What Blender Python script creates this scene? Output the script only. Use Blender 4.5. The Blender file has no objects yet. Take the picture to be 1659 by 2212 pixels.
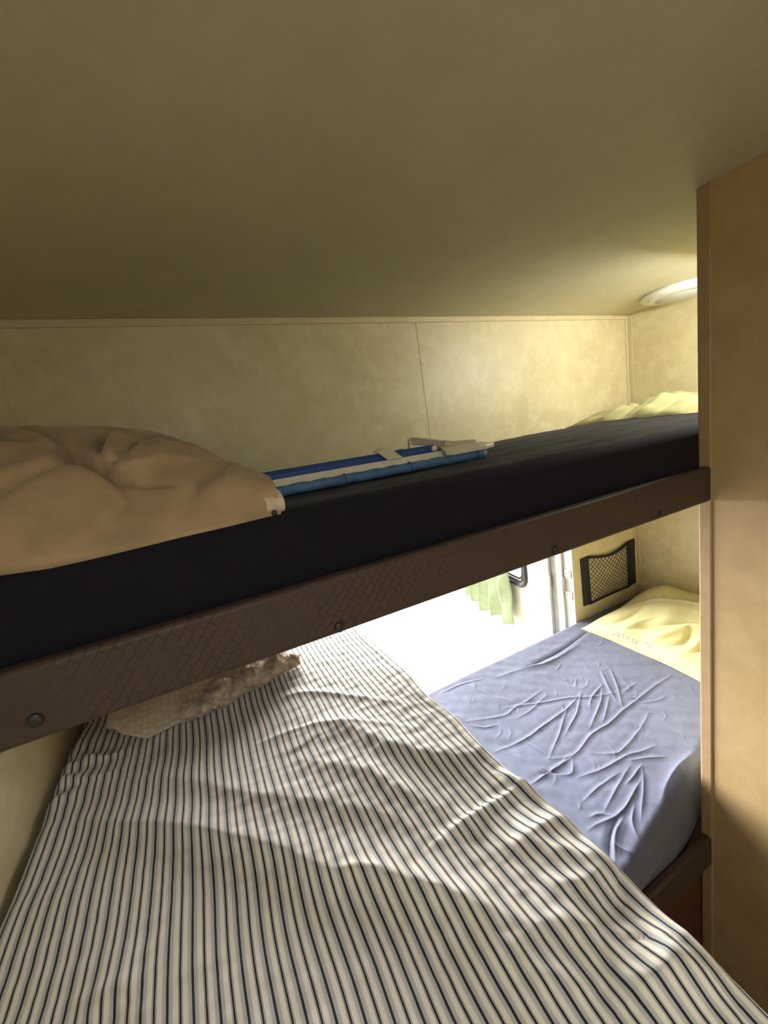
import bpy, bmesh, math, random
import numpy as np
from mathutils import Vector, Matrix
random.seed(7)
rng = np.random.default_rng(11)
scene = bpy.context.scene
COL = scene.collection
PI = math.pi

# ------------------------------------------------------------------ dimensions (metres)
XL, XR = -0.332, 1.877          # left and right walls of the bunk room
YB = 1.2                        # inner face of the back wall
ZC = 1.935                      # ceiling
XP = 0.986                      # face of the partition that closes the right half of the bunk front
YF = 0.461                      # front face of the bunk boards
YBK = 0.482                     # where the partition ends
Z_UP, Z_LOW, Z_BED = 1.490, 0.609, 1.045   # mattress tops
YREAR = -1.1

# ------------------------------------------------------------------ materials
def srgb(r, g, b):
    f = lambda c: (c / 12.92) if c <= 0.04045 else ((c + 0.055) / 1.055) ** 2.4
    return (f(r / 255), f(g / 255), f(b / 255), 1)

class NT:
    def __init__(s, name):
        s.m = bpy.data.materials.new(name); s.m.use_nodes = True
        s.t = s.m.node_tree; s.n = s.t.nodes; s.l = s.t.links
        s.b = s.n['Principled BSDF']
    def add(s, typ, **kw):
        n = s.n.new(typ)
        for k, v in kw.items():
            if k.startswith('_'):
                setattr(n, k[1:], v)
            else:
                n.inputs[k.replace('__', ' ')].default_value = v
        return n
    def ln(s, a, b): s.l.new(a, b)
    def math(s, op, a, b=None, c=None):
        n = s.n.new('ShaderNodeMath'); n.operation = op
        for i, v in enumerate((a, b, c)):
            if v is None: continue
            if isinstance(v, (int, float)): n.inputs[i].default_value = v
            else: s.ln(v, n.inputs[i])
        return n.outputs[0]
    def mix(s, fac, a, b):
        n = s.n.new('ShaderNodeMix'); n.data_type = 'RGBA'
        for i, v in ((0, fac), (6, a), (7, b)):
            if isinstance(v, (int, float, tuple)): n.inputs[i].default_value = v
            else: s.ln(v, n.inputs[i])
        return n.outputs[2]
    def noise(s, vec, scale, detail=3, rough=.55):
        n = s.n.new('ShaderNodeTexNoise'); n.inputs['Scale'].default_value = scale
        n.inputs['Detail'].default_value = detail; n.inputs['Roughness'].default_value = rough
        if vec is not None: s.ln(vec, n.inputs['Vector'])
        return n.outputs['Fac']
    def obj(s):
        return s.n.new('ShaderNodeTexCoord').outputs['Object']
    def bump(s, h, strength=.3, dist=.002):
        n = s.n.new('ShaderNodeBump'); n.inputs['Strength'].default_value = strength
        n.inputs['Distance'].default_value = dist
        s.ln(h, n.inputs['Height']); s.ln(n.outputs[0], s.b.inputs['Normal'])
    def ramp(s, fac, a, b):
        n = s.n.new('ShaderNodeMapRange'); n.interpolation_type = 'SMOOTHSTEP'
        n.inputs['From Min'].default_value = a; n.inputs['From Max'].default_value = b
        s.ln(fac, n.inputs['Value']); return n.outputs[0]

def plain(name, col, rough=.6, metal=0, var=.12, scale=30, bump=.0, bscale=300, bdist=.0006, sheen=0, coat=0):
    k = NT(name); o = k.obj()
    f = k.noise(o, scale)
    c0 = tuple(max(0, c * (1 - var)) for c in col[:3]) + (1,)
    c1 = tuple(min(1, c * (1 + var)) for c in col[:3]) + (1,)
    k.ln(k.mix(k.ramp(f, .3, .7), c0, c1), k.b.inputs['Base Color'])
    k.b.inputs['Roughness'].default_value = rough
    k.b.inputs['Metallic'].default_value = metal
    if sheen: k.b.inputs['Specular IOR Level'].default_value = .15
    if sheen:
        k.b.inputs['Sheen Weight'].default_value = sheen
        k.b.inputs['Sheen Roughness'].default_value = .5
    if bump: k.bump(k.noise(o, bscale, 2), bump, bdist)
    return k.m

def wall_mat(name, dark, mid, light, rough=.42, contrast=1.0):
    """mottled, sponge printed vinyl wall covering"""
    k = NT(name); o = k.obj()
    a = k.noise(o, 8, 4, .6); b = k.noise(o, 22, 4, .62); c = k.noise(o, 3, 2)
    m = k.mix(k.ramp(a, .30, .70), dark, mid)
    m = k.mix(k.math('MULTIPLY', k.ramp(b, .42, .75), .6 * contrast), m, light)
    m = k.mix(k.math('MULTIPLY', k.ramp(c, .45, .7), .35 * contrast), m, mid)
    k.ln(m, k.b.inputs['Base Color'])
    k.b.inputs['Roughness'].default_value = rough
    k.bump(k.noise(o, 260, 3), .22, .0012)
    return k.m

M = {}
M['wall'] = wall_mat('printed_vinyl_wall', srgb(194, 181, 143), srgb(206, 196, 160), srgb(218, 211, 180))
M['partition'] = wall_mat('partition_vinyl', srgb(170, 144, 104), srgb(182, 157, 116), srgb(191, 168, 127), .45, .5)
M['ceiling'] = wall_mat('ceiling_vinyl', srgb(200, 194, 167), srgb(206, 200, 174), srgb(213, 208, 184), .55, .4)
M['trim'] = plain('vinyl_batten', srgb(202, 188, 152), .45, var=.05)
M['corner_trim'] = plain('corner_moulding', srgb(164, 138, 104), .45, var=.06)
M['under_panel'] = plain('dark_wood_panel', srgb(78, 44, 26), .5, var=.3, scale=18)
M['floor'] = plain('brown_vinyl_floor', srgb(96, 70, 48), .5, var=.25, scale=12)
M['ground'] = plain('pale_gravel', srgb(205, 200, 188), .9, var=.1, scale=3)
M['navy'] = plain('navy_cotton', (.100, .112, .172, 1), .85, var=.06, scale=60, bump=.15, bscale=700, bdist=.0004, sheen=.12)
M['navy_shaded'] = plain('shaded_navy_cotton', (.0085, .0068, .0120, 1), .85, var=.06, scale=60, bump=.15, bscale=700, bdist=.0004, sheen=.05)  # shaded copy of the navy cotton, the upper bunk's darkness put into the colour
M['yellow'] = plain('pale_yellow_cotton', (.52, .485, .24, 1), .8, var=.04, scale=40, bump=.12, bscale=700, bdist=.0004, sheen=.1)
M['olive'] = plain('yellow_green_cotton', (.33, .31, .155, 1), .8, var=.06, scale=40, bump=.12, bscale=700, bdist=.0004, sheen=.1)
M['plush'] = plain('tan_velour', (.33, .235, .135, 1), .85, var=.12, scale=22, bump=.35, bscale=420, bdist=.0012, sheen=.15)
M['plush_hem'] = plain('cream_velour_hem', (.55, .45, .32, 1), .85, var=.08, scale=40, bump=.35, bscale=420, bdist=.001, sheen=.3)
M['fur'] = plain('brown_grey_fur', (.62, .50, .38, 1), .95, var=.25, scale=70, bump=.9, bscale=330, bdist=.004, sheen=.4)
M['blue_tube'] = plain('faded_blue_sleeve', (.055, .13, .26, 1), .6, var=.18, scale=40)
M['blue_band'] = plain('royal_blue_webbing', (.018, .055, .22, 1), .65, var=.1, scale=60)
M['white_band'] = plain('off_white_webbing', (.82, .78, .68, 1), .7, var=.06, scale=60)
M['white_plastic'] = plain('cream_plastic', (.60, .55, .43, 1), .35, var=.03)
M['teal'] = plain('teal_plastic', (.04, .14, .15, 1), .5, var=.05)
M['brown_strip'] = plain('brown_strip', (.30, .20, .09, 1), .7, var=.1)
M['black_web'] = plain('black_webbing', (.012, .011, .011, 1), .75, var=.2, scale=200, bump=.4, bscale=900)
M['alu'] = plain('brushed_aluminium', (.62, .63, .64, 1), .35, 1, var=.06)
M['white_paint'] = plain('white_gelcoat', (.58, .59, .54, 1), .4, var=.02)
M['pale_seal'] = plain('grey_seal', (.30, .30, .29, 1), .5, var=.1)
M['door_alu'] = plain('painted_edge', (.55, .56, .55, 1), .45, var=.08)
M['rubber'] = plain('black_rubber', (.02, .021, .024, 1), .5, var=.1)
M['curtain'] = plain('pale_green_curtain', (.28, .345, .23, 1), .8, var=.06, scale=30, bump=.1, bscale=500, sheen=.1)
M['light_white'] = plain('white_lamp_rim', (.74, .74, .72, 1), .35, var=.02)
M['screw'] = plain('dull_screw', (.30, .30, .30, 1), .4, .9, var=.1)
M['bolt'] = plain('dark_bolt', (.018, .012, .010, 1), .5, 0, var=.1)
M['ink'] = plain('grey_print', (.16, .16, .14, 1), .8, var=.1)
M['seam'] = plain('seam_stitch', (.50, .42, .16, 1), .9, var=.1)

k = NT('frosted_lens'); k.b.inputs['Base Color'].default_value = (.50, .50, .46, 1)
k.b.inputs['Roughness'].default_value = .3
k.ln(k.mix(k.noise(k.obj(), 35), (.42, .42, .38, 1), (.58, .58, .54, 1)), k.b.inputs['Base Color']); M['lens'] = k.m

k = NT('window_glass'); k.b.inputs['Base Color'].default_value = (.95, .98, .97, 1)
k.b.inputs['Transmission Weight'].default_value = 1; k.b.inputs['Roughness'].default_value = .0
k.b.inputs['IOR'].default_value = 1.45; M['glass'] = k.m

k = NT('lit_lamp_diffuser'); k.b.inputs['Base Color'].default_value = (.9, .9, .8, 1)
k.b.inputs['Emission Color'].default_value = (1, .99, .86, 1); k.b.inputs['Emission Strength'].default_value = 165
M['lamp_glow'] = k.m

# dark vinyl board covering with an embossed basket weave of small set-square bricks
k = NT('basket_weave_vinyl'); o = k.obj()
sp = k.add('ShaderNodeSeparateXYZ'); k.ln(o, sp.inputs[0])
cb = k.add('ShaderNodeCombineXYZ'); k.ln(sp.outputs[0], cb.inputs[0]); k.ln(sp.outputs[2], cb.inputs[1])
mp = k.add('ShaderNodeMapping'); mp.inputs['Rotation'].default_value = (0, 0, math.radians(-47))
k.ln(cb.outputs[0], mp.inputs['Vector'])
wn = k.add('ShaderNodeTexNoise', Scale=26.0); k.ln(mp.outputs[0], wn.inputs['Vector'])
vm = k.add('ShaderNodeVectorMath', _operation='MULTIPLY_ADD'); k.ln(wn.outputs['Color'], vm.inputs[0])
vm.inputs[1].default_value = (.011, .011, 0); k.ln(mp.outputs[0], vm.inputs[2])
br = k.add('ShaderNodeTexBrick', Scale=1.0); br.offset = .5; br.squash = 1.0
br.inputs['Mortar Size'].default_value = .00055; br.inputs['Mortar Smooth'].default_value = .4
br.inputs['Brick Width'].default_value = .0165; br.inputs['Row Height'].default_value = .0098
br.inputs['Color1'].default_value = (.072, .043, .033, 1); br.inputs['Color2'].default_value = (.056, .036, .027, 1)
br.inputs['Mortar'].default_value = (.022, .013, .009, 1)
k.ln(vm.outputs[0], br.inputs['Vector'])
patch = k.ramp(k.noise(o, 9), .35, .6)
k.ln(k.mix(patch, (.058, .038, .029, 1), br.outputs['Color']), k.b.inputs['Base Color'])
k.b.inputs['Roughness'].default_value = .5; k.b.inputs['Specular IOR Level'].default_value = .25
k.bump(k.math('SUBTRACT', 1.0, br.outputs['Fac']), .35, .0008)
M['board'] = k.m

# ticking stripe: navy lines (alternately plain and thread edged), grey and cream bands; runs along the cloth's own u
k = NT('ticking_stripe'); at = k.add('ShaderNodeAttribute', _attribute_name='cloth_u')
ph = k.math('FRACT', k.math('DIVIDE', at.outputs['Fac'], .0232))
d5 = k.math('ABSOLUTE', k.math('SUBTRACT', ph, .5))            # 0 at plain line, .5 at edged line
d0 = k.math('SUBTRACT', .5, d5)                                # 0 at edged line
nz = k.noise(k.obj(), 240, 2)
cream = k.mix(k.ramp(k.noise(k.obj(), 30), .3, .7), (.72, .68, .60, 1), (.77, .73, .66, 1))
c = k.mix(k.ramp(d5, .23, .19), cream, (.50, .49, .45, 1))
c = k.mix(k.ramp(d5, .19, .10), c, (.42, .43, .42, 1))
navy = (.010, .011, .024, 1)
c = k.mix(k.ramp(d5, .058, .044), c, navy)
c = k.mix(k.ramp(d0, .052, .040), c, navy)
thr = k.math('ABSOLUTE', k.math('SUBTRACT', d0, .078))
c = k.mix(k.math('MULTIPLY', k.ramp(thr, .016, .008), .85), c, navy)
k.ln(c, k.b.inputs['Base Color']); k.b.inputs['Roughness'].default_value = .88
k.b.inputs['Sheen Weight'].default_value = .1
k.bump(nz, .12, .0006)
M['ticking'] = k.m

# minky: beige pile with rows of raised dots
k = NT('minky_dot_fleece'); o = k.obj()
v = k.add('ShaderNodeTexVoronoi', Scale=85.0); v.inputs['Randomness'].default_value = .35; k.ln(o, v.inputs['Vector'])
k.ln(k.mix(k.ramp(v.outputs['Distance'], .2, .6), (.60, .53, .41, 1), (.50, .43, .32, 1)), k.b.inputs['Base Color'])
k.b.inputs['Roughness'].default_value = .95; k.b.inputs['Sheen Weight'].default_value = .3
k.bump(k.math('SUBTRACT', 1.0, v.outputs['Distance']), .5, .004)
M['minky'] = k.m

# ------------------------------------------------------------------ object helpers
def setp(o, label=None, cat=None, group=None, kind=None):
    if label: o['label'] = label
    if cat: o['category'] = cat
    if group: o['group'] = group
    if kind: o['kind'] = kind
    return o

def empty(name, loc, label=None, cat=None, group=None, kind=None):
    o = bpy.data.objects.new(name, None); COL.objects.link(o); o.location = loc
    o.empty_display_size = .05
    return setp(o, label, cat, group, kind)

def link(name, me, mat, parent=None, loc=None, smooth=False):
    o = bpy.data.objects.new(name, me); COL.objects.link(o)
    if mat is not None: me.materials.append(mat)
    if smooth:
        me.polygons.foreach_set('use_smooth', [True] * len(me.polygons))
    if parent is not None:
        o.parent = parent
        if loc is None: o.matrix_parent_inverse = Matrix.Translation(-Vector(parent_world(parent)))
    if loc is not None: o.location = loc
    return o

def parent_world(p):
    v = Vector(p.location)
    if p.parent is not None:
        v = v + Vector(parent_world(p.parent)) + p.matrix_parent_inverse.translation
    return v

def from_bm(name, bm, mat, parent=None, smooth=False):
    me = bpy.data.meshes.new(name); bmesh.ops.recalc_face_normals(bm, faces=bm.faces[:])
    bm.to_mesh(me); bm.free()
    return link(name, me, mat, parent, smooth=smooth)

def bm_box(bm, lo, hi, bev=0.0, seg=2):
    lo, hi = Vector(lo), Vector(hi)
    r = bmesh.ops.create_cube(bm, size=1.0)
    vs = r['verts']
    for v in vs:
        v.co = Vector(((lo[i] + hi[i]) / 2 + v.co[i] * (hi[i] - lo[i])) for i in range(3))
    if bev > 0:
        es = list({e for v in vs for e in v.link_edges})
        bmesh.ops.bevel(bm, geom=es, offset=bev, segments=seg, profile=.5, affect='EDGES')

def box(name, lo, hi, mat, parent=None, bev=0.0, seg=2):
    bm = bmesh.new(); bm_box(bm, lo, hi, bev, seg)
    return from_bm(name, bm, mat, parent)

def bm_tube(bm, pts, r, n=10, cap=True, closed=False):
    pts = [Vector(p) for p in pts]; rings = []
    N = len(pts)
    rad = r if hasattr(r, '__len__') else [r] * N
    up = None
    for i, p in enumerate(pts):
        a = pts[(i - 1) % N] if (i > 0 or closed) else p
        b = pts[(i + 1) % N] if (i < N - 1 or closed) else p
        t = (b - a).normalized()
        if up is None:
            up = Vector((0, 0, 1)) if abs(t.z) < .9 else Vector((0, 1, 0))
        s = t.cross(up).normalized(); u = s.cross(t).normalized(); up = u
        rings.append([bm.verts.new(p + (s * math.cos(2 * PI * j / n) + u * math.sin(2 * PI * j / n)) * rad[i]) for j in range(n)])
    m = N if closed else N - 1
    for i in range(m):
        A, B = rings[i], rings[(i + 1) % N]
        for j in range(n):
            bm.faces.new((A[j], A[(j + 1) % n], B[(j + 1) % n], B[j]))
    if cap and not closed:
        bm.faces.new(rings[0][::-1]); bm.faces.new(rings[-1])

def tube(name, pts, r, mat, parent=None, n=10):
    bm = bmesh.new(); bm_tube(bm, pts, r, n)
    return from_bm(name, bm, mat, parent, smooth=True)

def bm_prism(bm, poly, d):
    """poly: list of 3-D points in a plane; extruded by vector d"""
    d = Vector(d)
    a = [bm.verts.new(Vector(p)) for p in poly]; b = [bm.verts.new(Vector(p) + d) for p in poly]
    n = len(poly)
    bm.faces.new(a[::-1]); bm.faces.new(b)
    for i in range(n): bm.faces.new((a[i], a[(i + 1) % n], b[(i + 1) % n], b[i]))

def prism(name, poly, d, mat, parent=None, bev=0.0):
    bm = bmesh.new(); bm_prism(bm, poly, d)
    if bev: bmesh.ops.bevel(bm, geom=bm.edges[:], offset=bev, segments=2, profile=.5, affect='EDGES')
    return from_bm(name, bm, mat, parent)

def bm_lathe(bm, c, prof, n=48, axis='z'):
    """prof: list of (radius, height) along the axis"""
    c = Vector(c); rings = []
    for r, h in prof:
        ring = []
        for j in range(n):
            a = 2 * PI * j / n; x, y = r * math.cos(a), r * math.sin(a)
            v = Vector((x, y, h)) if axis == 'z' else (Vector((x, h, y)) if axis == 'y' else Vector((h, x, y)))
            ring.append(bm.verts.new(c + v))
        rings.append(ring)
    for A, B in zip(rings, rings[1:]):
        for j in range(n): bm.faces.new((A[j], A[(j + 1) % n], B[(j + 1) % n], B[j]))
    bm.faces.new(rings[0]); bm.faces.new(rings[-1])

def lathe(name, c, prof, mat, parent=None, n=48, axis='z'):
    bm = bmesh.new(); bm_lathe(bm, c, prof, n, axis)
    return from_bm(name, bm, mat, parent, smooth=True)

def grid_mesh(name, P, mat, parent=None, attr=None, closed_u=False, smooth=True):
    """P: (nu, nv, 3) array of points -> quad sheet"""
    nu, nv = P.shape[:2]
    me = bpy.data.meshes.new(name)
    idx = np.arange(nu * nv).reshape(nu, nv)
    if closed_u: idx = np.vstack([idx, idx[:1]])
    f = np.stack([idx[:-1, :-1], idx[1:, :-1], idx[1:, 1:], idx[:-1, 1:]], -1).reshape(-1, 4)
    me.from_pydata(P.reshape(-1, 3).tolist(), [], f.tolist())
    if attr is not None:
        a = me.attributes.new(attr[0], 'FLOAT', 'POINT'); a.data.foreach_set('value', attr[1].reshape(-1).astype(np.float32))
    return link(name, me, mat, parent, smooth=smooth)

def seg_dist(X, Y, pts):
    """distance and signed side to a polyline"""
    if X.size > 30000:
        xs_, ys_ = [p[0] for p in pts], [p[1] for p in pts]
        m = (X > min(xs_) - .17) & (X < max(xs_) + .17) & (Y > min(ys_) - .17) & (Y < max(ys_) + .17)
        D, Sg, Tt = np.full(X.shape, 1e3), np.ones(X.shape), np.zeros(X.shape)
        if m.any() and m.sum() < X.size:
            q_, s_, t_ = _seg(X[m], Y[m], pts); D[m] = q_; Sg[m] = s_; Tt[m] = t_
            return D, Sg, Tt
    return _seg(X, Y, pts)

def _seg(X, Y, pts):
    best = np.full(X.shape, 1e9); side = np.zeros(X.shape); tt = np.zeros(X.shape); tot = 0
    L = [math.hypot(b[0] - a[0], b[1] - a[1]) for a, b in zip(pts, pts[1:])]; LT = sum(L) + 1e-9
    for (a, b, l) in zip(pts, pts[1:], L):
        dx, dy = b[0] - a[0], b[1] - a[1]
        t = np.clip(((X - a[0]) * dx + (Y - a[1]) * dy) / (l * l + 1e-12), 0, 1)
        d = np.hypot(X - a[0] - t * dx, Y - a[1] - t * dy)
        m = d < best
        best = np.where(m, d, best)
        side = np.where(m, np.sign(dx * (Y - a[1]) - dy * (X - a[0])), side)
        tt = np.where(m, (tot + t * l) / LT, tt); tot += l
    return best, side, tt

def smooth_poly(pts, n=4):
    """Catmull-Rom resample"""
    P = [pts[0]] + list(pts) + [pts[-1]]; out = []
    for i in range(1, len(P) - 2):
        p0, p1, p2, p3 = (np.array(P[i + j], float) for j in (-1, 0, 1, 2))
        for k_ in range(n):
            t = k_ / n
            out.append(tuple(.5 * ((2 * p1) + (-p0 + p2) * t + (2 * p0 - 5 * p1 + 4 * p2 - p3) * t * t + (-p0 + 3 * p1 - 3 * p2 + p3) * t ** 3)))
    out.append(tuple(pts[-1])); return out

def waves(X, Y, n, lo, hi, seed):
    r = np.random.default_rng(seed); Z = np.zeros_like(X)
    for _ in range(n):
        a = r.uniform(0, 2 * PI); w = 2 * PI / r.uniform(lo, hi); p = r.uniform(0, 2 * PI)
        Z += np.sin(w * (X * math.cos(a) + Y * math.sin(a)) + p)
    return Z / math.sqrt(n)

def sstep(x, a, b):
    t = np.clip((x - a) / (b - a), 0, 1); return t * t * (3 - 2 * t)
# ------------------------------------------------------------------ the room shell
def struct(name, o): setp(o, kind='structure'); return o

T = .04
OX0, OX1, OZ0, OZ1 = .10, 1.431, .33, 1.302         # exterior door opening in the back wall
bm = bmesh.new()
bm_box(bm, (XL - T, YB, -.05), (OX0, YB + .07, ZC + .05))
bm_box(bm, (OX1, YB, -.05), (XR + T, YB + .07, ZC + .05))
bm_box(bm, (OX0, YB, -.05), (OX1, YB + .07, OZ0))
bm_box(bm, (OX0, YB, OZ1), (OX1, YB + .07, ZC + .05))
bmesh.ops.remove_doubles(bm, verts=bm.verts[:], dist=1e-5)
struct('', from_bm('wall_back', bm, M['wall']))
struct('', box('wall_left', (XL - T, YREAR - T, -.05), (XL, YB, ZC + .05), M['wall']))
struct('', box('wall_right', (XR, YBK - .04, -.05), (XR + T, YB, ZC + .05), M['wall']))
struct('', box('wall_partition', (XP, YREAR, 0), (XP + .03, YBK, ZC), M['partition']))
struct('', box('wall_closet', (XP + .03, YBK - .04, 0), (XR, YBK, ZC), M['wall']))
SX0, SX1, SY0, SY1 = -.26, .12, -.78, -.38          # unseen roof vent, added to light the striped bed from above
bm = bmesh.new()
bm_box(bm, (XL - T, YREAR - T, ZC), (SX0, YB + .07, ZC + .05)); bm_box(bm, (SX1, YREAR - T, ZC), (XR + T, YB + .07, ZC + .05))
bm_box(bm, (SX0, YREAR - T, ZC), (SX1, SY0, ZC + .05)); bm_box(bm, (SX0, SY1, ZC), (SX1, YB + .07, ZC + .05))
struct('', from_bm('ceiling', bm, M['ceiling']))
sk = empty('added_roof_vent', ((SX0 + SX1) / 2, (SY0 + SY1) / 2, ZC), kind='structure')
bm = bmesh.new()
for lo, hi in (((SX0 - .03, SY0 - .03, ZC - .010), (SX0 + .004, SY1 + .03, ZC + .055)), ((SX1 - .004, SY0 - .03, ZC - .010), (SX1 + .03, SY1 + .03, ZC + .055)),
               ((SX0 + .004, SY0 - .03, ZC - .010), (SX1 - .004, SY0 + .004, ZC + .055)), ((SX0 + .004, SY1 - .004, ZC - .010), (SX1 - .004, SY1 + .03, ZC + .055))):
    bm_box(bm, lo, hi, .003)
from_bm('added_vent_frame', bm, M['white_paint'], sk)
struct('', box('floor', (XL - T, YREAR - T, -.05), (XR + T, YB + .07, 0), M['floor']))
# wall behind the photographer, with an unseen window added for fill light
WX0, WX1, WZ0, WZ1 = -.30, .08, 1.16, 1.86
bm = bmesh.new(); y0, y1 = YREAR - T, YREAR
bm_box(bm, (XL, y0, 0), (WX0, y1, ZC)); bm_box(bm, (WX1, y0, 0), (XP + .03, y1, ZC))
bm_box(bm, (WX0, y0, 0), (WX1, y1, WZ0)); bm_box(bm, (WX0, y0, WZ1), (WX1, y1, ZC))
struct('', from_bm('wall_front', bm, M['wall']))
w = empty('added_window', (0, YREAR - .02, WZ0), kind='structure')
bm = bmesh.new(); f = .03
for lo, hi in (((WX0, y0, WZ0), (WX0 + f, y1 + .01, WZ1)), ((WX1 - f, y0, WZ0), (WX1, y1 + .01, WZ1)),
               ((WX0 + f, y0, WZ0), (WX1 - f, y1 + .01, WZ0 + f)), ((WX0 + f, y0, WZ1 - f), (WX1 - f, y1 + .01, WZ1))):
    bm_box(bm, lo, hi, .004)
from_bm('added_window_frame', bm, M['white_paint'], w)

# battens and mouldings
bm = bmesh.new(); bm_box(bm, (XP - .004, YBK - .022, .0), (XP + .006, YBK + .003, ZC), .003)
struct('', from_bm('trim_1', bm, M['corner_trim']))
struct('', box('trim_2', (XL, YB - .006, ZC - .018), (XR, YB, ZC), M['trim'], bev=.002))
struct('', box('trim_3', (.768, YB - .0012, Z_UP - .05), (.786, YB, ZC - .018), M['wall'], bev=.0005))
struct('', box('trim_4', (XR - .018, YB - .004, .55), (XR, YB, ZC - .018), M['trim'], bev=.0015))
struct('', box('trim_5', (XR - .004, YB - .022, .55), (XR, YB - .004, ZC - .003), M['trim'], bev=.0015))
struct('', box('trim_6', (OX1, YB - .002, OZ0), (OX1 + .012, YB, OZ1), M['trim'], bev=.0008))

# ground outside
struct('', box('ground', (-14, YB + .07, -.56), (16, 22, -.5), M['ground']))

# ------------------------------------------------------------------ exterior door, swung out past square
dr = empty('door_1', (OX1, YB + .07, OZ0), kind='structure')
bm = bmesh.new()
bm_box(bm, (OX1 - .004, YB - .001, OZ0), (OX1 + .0005, YB + .074, OZ1), .0008)
bm_box(bm, (OX1 - .016, YB + .050, OZ0), (OX1 - .004, YB + .074, OZ1), .002)
bm_box(bm, (OX0 - .0005, YB - .001, OZ0), (OX0 + .004, YB + .074, OZ1), .0008)
from_bm('door_frame', bm, M['white_paint'], dr)
hx, hy = 1.398, 1.300
dd = Vector((.17, .985, 0)).normalized(); dn = Vector((-dd.y, dd.x, 0))      # along the door; towards its inside face (-x)
DW = 1.30
def dpt(s, z, off=0.0): return Vector((hx, hy, 0)) + dd * s + dn * off + Vector((0, 0, z))
def dbox(bm, s0, s1, z0, z1, o0, o1, bev=0):
    b2 = bmesh.new(); bm_box(b2, (s0, o0, z0), (s1, o1, z1), bev)
    mp_ = [bm.verts.new(dpt(v.co.x, v.co.z, v.co.y)) for v in b2.verts]
    b2.verts.index_update()
    for fc in b2.faces: bm.faces.new([mp_[v.index] for v in fc.verts])
    b2.free()
GS0, GS1, GZ0, GZ1 = .205, .82, .70, 1.22           # window in the door
bm = bmesh.new()
for a in ((.045, GS0, OZ0, OZ1), (GS1, DW, OZ0, OZ1), (GS0, GS1, OZ0, GZ0), (GS0, GS1, GZ1, OZ1)): dbox(bm, *a, -.03, 0)
from_bm('door_panel', bm, M['white_paint'], dr)
bm = bmesh.new(); dbox(bm, .012, .045, OZ0, OZ1, -.034, .003, .002); from_bm('edge_channel', bm, M['door_alu'], dr)
bm = bmesh.new(); dbox(bm, -.004, .012, OZ0, OZ1, -.030, -.012, .003); from_bm('seal_strip', bm, M['pale_seal'], dr)
bm = bmesh.new(); dbox(bm, GS0 + .002, GS1 - .002, GZ0 + .002, GZ1 - .002, -.018, -.013); pane = from_bm('window_pane', bm, M['glass'], dr)
def rrect(s0, s1, z0, z1, r, off, n=8):
    out = []
    for cx_, cz_, a0 in ((s1 - r, z1 - r, 0), (s0 + r, z1 - r, PI / 2), (s0 + r, z0 + r, PI), (s1 - r, z0 + r, 1.5 * PI)):
        for i in range(n + 1):
            a = a0 + PI / 2 * i / n; out.append(dpt(cx_ + r * math.cos(a), cz_ + r * math.sin(a), off))
    return out
bm = bmesh.new()
for g, rr, off in ((0.0, .012, .004), (.020, .007, .003), (.034, .006, -.002)):
    bm_tube(bm, rrect(GS0 - .012 + g, GS1 + .012 - g, GZ0 - .012 + g, GZ1 + .012 - g, .06 - g * .5, off), rr, 8, closed=True)
from_bm('window_gasket', bm, M['rubber'], dr, smooth=True)
for zc in (.46, .785, 1.13):                         # knuckle hinges: leaf on the jamb, wrap on the door edge
    bm = bmesh.new()
    dbox(bm, .000, .040, zc - .040, zc + .030, .003, .010, .002)
    bm_box(bm, (OX1 - .024, YB + .044, zc - .040), (OX1 - .004, YB + .070, zc + .030), .003)
    for z_ in (zc + .030, zc - .075):
        bm_box(bm, (OX1 - .0075, YB + .008, z_), (OX1 - .004, YB + .045, z_ + .042), .002)
    hg = from_bm('hinge', bm, M['white_paint'], dr)
    bm = bmesh.new()
    for z_ in (zc + .030, zc - .075):
        for yy, zz in ((.018, .030), (.018, .012), (.034, .021)):
            bm_lathe(bm, (OX1 - .0078, YB + yy, z_ + zz), [(.0032, 0), (.0038, .0004), (.0030, -.001)], 10, 'x')
    from_bm('screw', bm, M['screw'], hg, smooth=True)

# green curtain hanging in front of the door's window
ns, nz_ = 120, 40
S_, Z_ = np.meshgrid(np.linspace(.285, .80, ns), np.linspace(0, 1, nz_), indexing='ij')
lob = (S_ - .285) / .1225
fl = np.abs(np.sin(PI * lob)) ** .8
off = .035 + .042 * fl * (1 - .35 * Z_) + .006 * waves(S_, Z_, 5, .1, .5, 3)
hem = .455 - .018 * fl + .010 * np.sin(lob * 2.1)
zz = hem + (1.20 - hem) * Z_
P = np.zeros((ns, nz_, 3)); sx = S_ + .018 * np.sin(2 * PI * lob) * (1 - .4 * Z_)
for i, ax_ in enumerate('xyz'):
    P[..., i] = (hx, hy, 0)[i] + dd[i] * sx + dn[i] * off
P[..., 2] = zz
cur = grid_mesh('curtain', P, M['curtain'])
sm = cur.modifiers.new('thick', 'SOLIDIFY'); sm.thickness = .0015
setp(cur, 'pale green curtain hanging in folds over the open door window', 'curtain')
# curtain rod carrying it, fixed on the door
rod = tube('curtain_rod', [dpt(.25, 1.205, .055), dpt(.84, 1.205, .055)], .006, M['alu'])
bmr = bmesh.new(); bmr.from_mesh(rod.data)
for s_ in (.26, .83): bm_tube(bmr, [dpt(s_, 1.205, .055), dpt(s_, 1.235, -.001)], .005, 8)
bmr.to_mesh(rod.data); bmr.free()
rod.parent = dr; rod.matrix_parent_inverse = Matrix.Translation(-Vector(dr.location))

# ------------------------------------------------------------------ bunks
def bolt_at(x, z, parent):
    return lathe('bolt', (x, YF, z), [(.0070, .001), (.0070, -.001), (.0060, -.0024), (.003, -.0032), (.0008, -.0034)], M['bolt'], parent, 20, 'y')

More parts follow.
